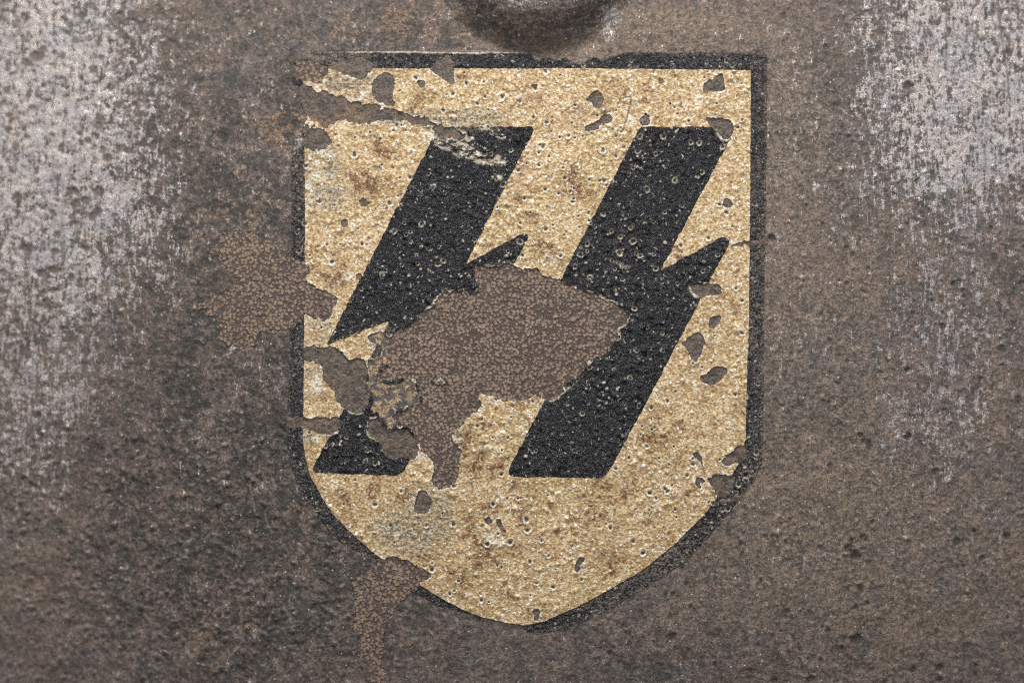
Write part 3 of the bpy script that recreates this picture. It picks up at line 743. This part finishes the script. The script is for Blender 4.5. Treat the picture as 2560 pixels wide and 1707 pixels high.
pit = np.zeros(GX.shape, np.float32); relief = np.zeros(GX.shape, np.float32); scr = np.zeros(GX.shape, np.float32)
def steel_pit(cx, cy, r, depth, stainv, F=None):
    ph = rng.random() * 6.28
    stamp(relief, gx, gy, cx, cy, r * 2, lambda q, a_, b_: -depth * (1 - sstep(.25, .60, wobble(q, a_, b_, cx, cy, ph))) + depth * .25 * np.exp(-((q - .7) / .15) ** 2))
    if stainv: stamp(pit if F is None else F, gx, gy, cx, cy, r * 1.7, lambda q, a_, b_: stainv * (1 - sstep(.40, .75, wobble(q, a_, b_, cx, cy, ph))), 'max')
def nub(cx, cy, r, hgt):
    stamp(relief, gx, gy, cx, cy, r * 1.6, lambda q, a_, b_: hgt * (1 - sstep(.1, .75, q)))
# brown pits in the bright steel, left
for x, y, r in [(298, 40, 13), (292, 52, 9), (360, 32, 12), (302, 78, 11), (92, 142, 20), (68, 158, 16), (246, 110, 8), (430, 110, 14), (296, 262, 13), (270, 268, 7), (20, 290, 9), (250, 300, 18), (246, 315, 12), (347, 290, 8), (350, 236, 9), (200, 336, 9),
                (220, 352, 11), (203, 358, 9), (155, 365, 9), (258, 375, 10), (380, 365, 14), (316, 377, 9), (268, 395, 14), (300, 200, 8), (178, 478, 15), (190, 480, 12), (245, 480, 16), (214, 502, 14), (188, 512, 14), (240, 530, 13), (230, 544, 12), (132, 533, 10), (180, 542, 10),
                (205, 617, 9), (215, 622, 11), (138, 630, 12), (100, 685, 12), (60, 620, 15), (135, 675, 14), (120, 690, 10), (178, 694, 11), (135, 725, 9), (235, 748, 10), (190, 742, 7), (300, 592, 9), (143, 587, 11), (70, 625, 18), (105, 735, 12), (115, 760, 16)]:
    steel_pit(x, y, r * .80, r * .16, .8)
for _ in range(170):
    x = rng.uniform(-60, 420); y = rng.uniform(-60, 1000); r = 3 + 8 * rng.random() ** 2.5
    steel_pit(x, y, r, r * .14, .75 * rng.random() + .2)
# dark nodules and pits, right
for x, y, r in [(2151, 1087, 10), (2160, 1101, 9), (2172, 1109, 12), (2173, 1118, 9), (2269, 1091, 13), (2340, 1180, 13), (2268, 925, 11), (2383, 709, 11), (2396, 704, 11), (2409, 741, 8), (2408, 726, 8), (2330, 752, 7), (2357, 817, 12), (1930, 596, 15), (2107, 464, 8), (2056, 560, 8),
                (2116, 620, 9), (2130, 636, 9), (2505, 872, 15), (2450, 947, 10), (2545, 1000, 15), (2075, 1164, 11), (2361, 1024, 10), (2520, 1045, 9), (2181, 1305, 10), (2160, 1344, 14), (2122, 1370, 17), (2138, 1388, 20), (2130, 1352, 11), (2052, 1369, 10), (2392, 1354, 14),
                (2434, 1326, 9), (2517, 1341, 13), (2456, 1393, 9), (2408, 1415, 8), (2151, 1469, 14), (2140, 1514, 9), (2168, 1507, 9), (2264, 1503, 7), (1970, 1527, 10), (2070, 1575, 9), (2140, 1598, 20), (2105, 1618, 9), (2282, 1672, 12), (2350, 1668, 14), (2435, 1662, 11),
                (2026, 1698, 14), (1936, 1700, 12), (2349, 1698, 13), (2180, 1672, 9), (1715, 1457, 8), (1788, 1444, 9), (1727, 1516, 9), (1680, 1590, 15), (1526, 1631, 10), (1787, 1661, 9), (1852, 1357, 9), (1874, 1675, 10), (1958, 40, 12), (2270, 215, 16), (1996, 80, 8), (1664, 1488, 9), (1682, 1483, 8)]:
    steel_pit(x, y, r * .72, r * .17, .95, dot)
for _ in range(620):
    x = rng.uniform(1900, 2640); y = rng.uniform(300, 1760); r = 3.2 + 5.5 * rng.random() ** 2.4
    if rng.random() < .3: y = rng.uniform(-60, 500)
    if rng.random() < .30: nub(x, y, r * 1.3, r * .12)
    else: steel_pit(x, y, r * .8, r * .16, .2 + .75 * rng.random(), dot)
for _ in range(240):
    x = rng.uniform(1100, 2000); y = rng.uniform(1560, 1760) if rng.random() < .6 else rng.uniform(1250, 1760)
    steel_pit(x, y, 2.8 + 4 * rng.random() ** 2, .8, .2 + .7 * rng.random(), dot)
for _ in range(1500):
    x = rng.uniform(-80, 1000); y = rng.uniform(1050, 1770); r = 3.2 + 5.5 * rng.random() ** 2
    if rng.random() < .72: nub(x, y, r * 1.15, r * .44)
    else: steel_pit(x, y, r * .9, r * .2, .7 * rng.random(), dot)
for _ in range(700):
    x = rng.uniform(-80, 900); y = rng.uniform(500, 1770); r = 4 + 9 * rng.random() ** 2
    nub(x, y, r, r * .12)
for _ in range(1100):
    x = rng.uniform(1880, 2640); y = rng.uniform(-60, 1770); r = 3 + 4.5 * rng.random() ** 2
    nub(x, y, r * 1.1, r * .34)
for _ in range(500):
    x = rng.uniform(-80, 2640); y = rng.uniform(-60, 1760); r = 3 + 4 * rng.random() ** 2
    nub(x, y, r, r * .40)
# scratches
def Z2(x0, y0, *p): return Zm(x0, y0, *p)
for pts, w, v in [(Z2(1920, 854, (0, 1340), (200, 1290), (400, 1245), (640, 1215)), 5, .75), (Z2(640, 1280, (80, 0), (100, 90), (140, 170)), 3, .7), (Z2(640, 1280, (250, 1060), (290, 1150)), 3.5, .6), (Z2(640, 1280, (260, 1260), (450, 1340)), 3.5, .5),
                  (Z2(640, 1280, (1980, 1260), (2220, 1200)), 3, .55), (Z2(640, 1280, (1700, 1080), (1880, 1040)), 2.5, .5), (Z2(640, 1280, (1780, 1215), (1900, 1210)), 2.5, .45), (Z2(1280, 0, (1310, 40), (1350, 180), (1385, 330)), 3.5, .5), (Z2(1280, 0, (1450, 540), (1500, 700)), 2.5, .6),
                  (Z2(0, 854, (1120, 1150), (1160, 1400)), 3.5, .6), (Z2(0, 854, (2290, 1280), (2340, 1560)), 3.5, .7), (Z2(0, 854, (1180, 900), (1240, 1020)), 3.5, .5), (Z2(0, 854, (1790, 860), (1820, 990)), 3, .5), (Z2(0, 854, (2060, 1050), (2070, 1150)), 3, .5),
                  (Z2(640, 854, (40, 60), (50, 300), (30, 450)), 3, .45), (Z2(1920, 427, (410, 1370), (490, 1490)), 4, .55), (Z2(1920, 1280, (680, 0), (670, 130)), 2.2, .5), (Z2(1920, 1280, (1480, 220), (1500, 340)), 3, .5), (Z2(1280, 1280, (1320, 600), (1410, 540)), 2.5, .4),
                  (Z2(1280, 1280, (1060, 1290), (1400, 1180)), 3, .4), (Z2(1280, 1280, (1540, 560), (1640, 520)), 3, .5), (Z2(1920, 0, (960, 1020), (1010, 1110)), 2.2, .6), (Z2(640, 0, (415, 80), (430, 190)), 5, .5), (Z2(0, 1280, (1570, 290), (1620, 360)), 3, .5),
                  (Z2(640, 0, (760, 478), (1100, 475), (1600, 474), (2100, 470)), 2.4, .95), (Z2(640, 0, (2100, 472), (2350, 468)), 2.2, .8), (Z2(1280, 0, (0, 466), (140, 480), (240, 545)), 2.4, .6)]:
    stroke(scr, gx, gy, pts, w, v)
for _ in range(90):
    x, y = rng.uniform(600, 1500), rng.uniform(1560, 1700); L = rng.uniform(12, 60); a_ = math.radians(-14 + rng.normal() * 7)
    stroke(scr, gx, gy, [(x, y), (x + L * math.cos(a_), y + L * math.sin(a_))], rng.uniform(2.0, 3.2), rng.uniform(.15, .5))
for _ in range(70):
    x, y = rng.uniform(300, 1000), rng.uniform(900, 1700); L = rng.uniform(10, 40); a_ = math.radians(70 + rng.normal() * 25)
    stroke(scr, gx, gy, [(x, y), (x + L * math.cos(a_), y + L * math.sin(a_))], rng.uniform(2.0, 3.2), rng.uniform(.15, .45))
groove = np.zeros(GX.shape, np.float32)
for pts, w, v in [(Z2(1920, 0, (950, 330), (1150, 420), (1400, 530), (1650, 650), (1900, 780), (2200, 950)), 3.2, .55), (Z2(1920, 0, (1640, 0), (1640, 300), (1630, 640)), 4, .9), (Z2(1920, 0, (1650, 280), (1750, 350), (1880, 440)), 4, .8), (Z2(1920, 0, (2120, 60), (2140, 300), (2200, 700), (2210, 820)), 4, .8),
                  (Z2(1920, 0, (640, 430), (640, 900), (650, 1150)), 4, .7), (Z2(1920, 0, (860, 400), (870, 560), (880, 680)), 5, .9), (Z2(1920, 0, (1530, 80), (1545, 220)), 4, .8), (Z2(1920, 0, (1600, 1120), (1590, 1400)), 3, .6), (Z2(1920, 0, (1990, 1330), (2000, 1550)), 4, .7),
                  (Z2(0, 427, (712, 440), (716, 560), (730, 680)), 5, .7), (Z2(0, 427, (470, 900), (410, 980), (385, 1060)), 9, .9), (Z2(0, 427, (470, 905), (550, 900)), 7, .8), (Z2(0, 427, (600, 290), (700, 360), (800, 400)), 10, .7), (Z2(0, 0, (1180, 990), (1180, 1400)), 3.5, .6),
                  (Z2(0, 1280, (1780, 1070), (1900, 1010), (2020, 960)), 7, 1.0), (Z2(0, 1280, (480, 690), (600, 710), (690, 700)), 4, .7), (Z2(1920, 427, (1100, 280), (1240, 300)), 4, .8)]:
    stroke(groove, gx, gy, pts, w, v)
for _ in range(260):
    x = rng.choice([rng.uniform(1930, 2560), rng.uniform(0, 420)]); y = rng.uniform(-40, 1250); L = rng.uniform(20, 130)
    dx = rng.normal() * 3
    stroke(groove, gx, gy, [(x, y), (x + dx, y + L)], rng.uniform(2.6, 4.2), rng.uniform(.15, .5))
pit = np.maximum(pit, groove * .6)
lumpy = .5 + .5 * sstep(-.2, .5, fbm(GX, GY, 300, 3, 25)) 
leftness = 1 - sstep(500, 1000, GX)
SH = steel_h(GX, GY) + PX * (relief * .95 - groove * .9) + PX * (1.5 * lumpy + 1.3 * leftness) * fbm(GX, GY, 26, 3, 26) \
    + PX * (1 - .55 * metal) * (1.1 * fbm(GX, GY, 13, 2, 127) + .40 * fbm(GX, GY, 7, 1, 27)) + PX * (1.5 * sstep(1850, 2050, GX) + .5 * (1 - sstep(300, 500, GX))) * fbm(GX, GY, 8, 3, 28, .55, 1, 8)
# keep the steel below the print where the print covers it
under = sdf(chaikin(OUTER, 1), 60)
ii = np.clip(np.searchsorted(ex, gx), 0, len(ex) - 1); jj = np.clip(np.searchsorted(ey, gy), 0, len(ey) - 1)
inside = np.ix_(jj, ii)
inr = (GX > ex[0]) & (GX < ex[-1]) & (GY > ey[0]) & (GY < ey[-1])
cover = np.where(inr, np.maximum.reduce([phi_field, phi_edge, phi_runes[0], phi_runes[1], s_centre, s_left, s_tail] + s_flakes)[inside], -40)
cv = sstep(.5, 4, cover)
SH = SH * (1 - cv) + (steel_h(GX, GY) - 2.2 * PX) * cv
nj, ni = GX.shape
V, _ = place(GX.ravel(), GY.ravel(), SH.ravel())
xx, zz = V[:, 0], V[:, 2] - ZC
rr = (1 - ((xx - X0) / AX) ** 2 - ((zz - Z0) / CZ) ** 2).reshape(nj, ni)
idx = np.arange(nj * ni).reshape(nj, ni)
q = np.stack([idx[:-1, :-1], idx[1:, :-1], idx[1:, 1:], idx[:-1, 1:]], -1)
zc = (V[:, 2]).reshape(nj, ni)
keep = (rr[:-1, :-1] > 0) & (rr[1:, 1:] > 0) & (zc[:-1, :-1] > 0.0)
q = q[keep]
used, inv = np.unique(q.ravel(), return_inverse=True)
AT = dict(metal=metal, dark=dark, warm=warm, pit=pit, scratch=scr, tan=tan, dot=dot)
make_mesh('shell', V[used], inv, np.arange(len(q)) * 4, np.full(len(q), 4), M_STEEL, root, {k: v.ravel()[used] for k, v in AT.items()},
          'curved steel bowl, brown and charcoal patina rubbed bright at both sides')

# stamped vent boss above the emblem, a ring with its hole above the picture
def base_relief(X, Y):
    lumpy = .5 + .5 * sstep(-.2, .5, fbm(X, Y, 300, 3, 25))
    left_ = 1 - sstep(500, 1000, X)
    return PX * (1.5 * lumpy + 1.3 * left_) * fbm(X, Y, 26, 3, 26) + PX * (1.1 * fbm(X, Y, 13, 2, 127) + .40 * fbm(X, Y, 7, 1, 27))
def vent_part():
    n_r, n_a = 110, 460
    r = np.linspace(.16, 1.13, n_r) * VENT[2]; a = np.linspace(0, 2 * math.pi, n_a, endpoint=False)
    R, A = np.meshgrid(r, a, indexing='ij')
    X = VENT[0] + R * np.cos(A); Y = VENT[1] + R * np.sin(A)
    h = steel_h(X, Y) + base_relief(X, Y) + PX * (1.0 - 2.4 * sstep(1.0, 1.13, R / VENT[2]))
    V, _ = place(X.ravel(), Y.ravel(), h.ravel())
    id_ = np.arange(n_r * n_a).reshape(n_r, n_a); nx_ = np.roll(id_, -1, 1)
    q = np.stack([id_[:-1], nx_[:-1], nx_[1:], id_[1:]], -1).reshape(-1, 4)
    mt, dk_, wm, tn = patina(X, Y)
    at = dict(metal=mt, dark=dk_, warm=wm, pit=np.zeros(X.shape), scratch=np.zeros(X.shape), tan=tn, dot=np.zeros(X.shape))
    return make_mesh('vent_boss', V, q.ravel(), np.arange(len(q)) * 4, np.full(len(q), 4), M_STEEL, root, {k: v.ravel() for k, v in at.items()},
                     'raised round vent boss, shade painted dark on its slope, above the emblem')
vent_part()

# ------------------------------------------------------------------ print and bared primer
at = dict(rim=rim_field, core=core, stain=stain, wear=wear)
emblem = layer('emblem', phi_field, h_field, M_CREAM, root, at, label='cream shield-shaped painted emblem, pitted and stained')
layer('border', phi_edge, h_edge, M_EDGE, emblem, dict(rim=np.maximum(rim * .55, topline * .9), core=core * .5, wear=wear_edge, blend=blend), label='worn black outline around the cream shield')
layer('bolt', phi_runes[0], h_rune, M_RUNE, emblem, dict(rim=rim_rune, core=core, wear=wear_rune), label='left black angular bolt, broken through by bare patches')
layer('bolt', phi_runes[1], h_rune, M_RUNE, emblem, dict(rim=rim_rune, core=core, wear=wear_rune), label='right black angular bolt, nearly complete')
zero = np.zeros(shape, np.float32)
tl = dict(tan=.34 * blob(EX, EY, 600, 700, 190, 200, .4) + .12 * sstep(.0, .5, fbm(EX, EY, 90, 3, 51)))
layer('bare_patch', s_centre, h_gran, M_GRAN, root, tl, 2.5, 'large granular brown patch through the middle of the emblem')
layer('bare_patch', phi_left, h_gran, M_GRAN, root, tl, 1.6, 'tan granular splash at the left edge of the emblem')
layer('bare_patch', phi_tail, h_gran, M_GRAN, root, dict(tan=zero + .2), 1.8, 'brown granular patch trailing down below the emblem')
mats = dict(prim=M_PRIM, prim2=M_PRIM2, mott=M_MOTT, gran2=M_GRAN, streak=M_SCAR)
for (poly, m, amp), ph in zip(FLAKES, phi_fl):
    layer('paint_flake_scar', ph, h_prim, mats[m], emblem, dict(tan=zero + (.85 if m in ('streak', 'gran2') else .3)), 2.4)
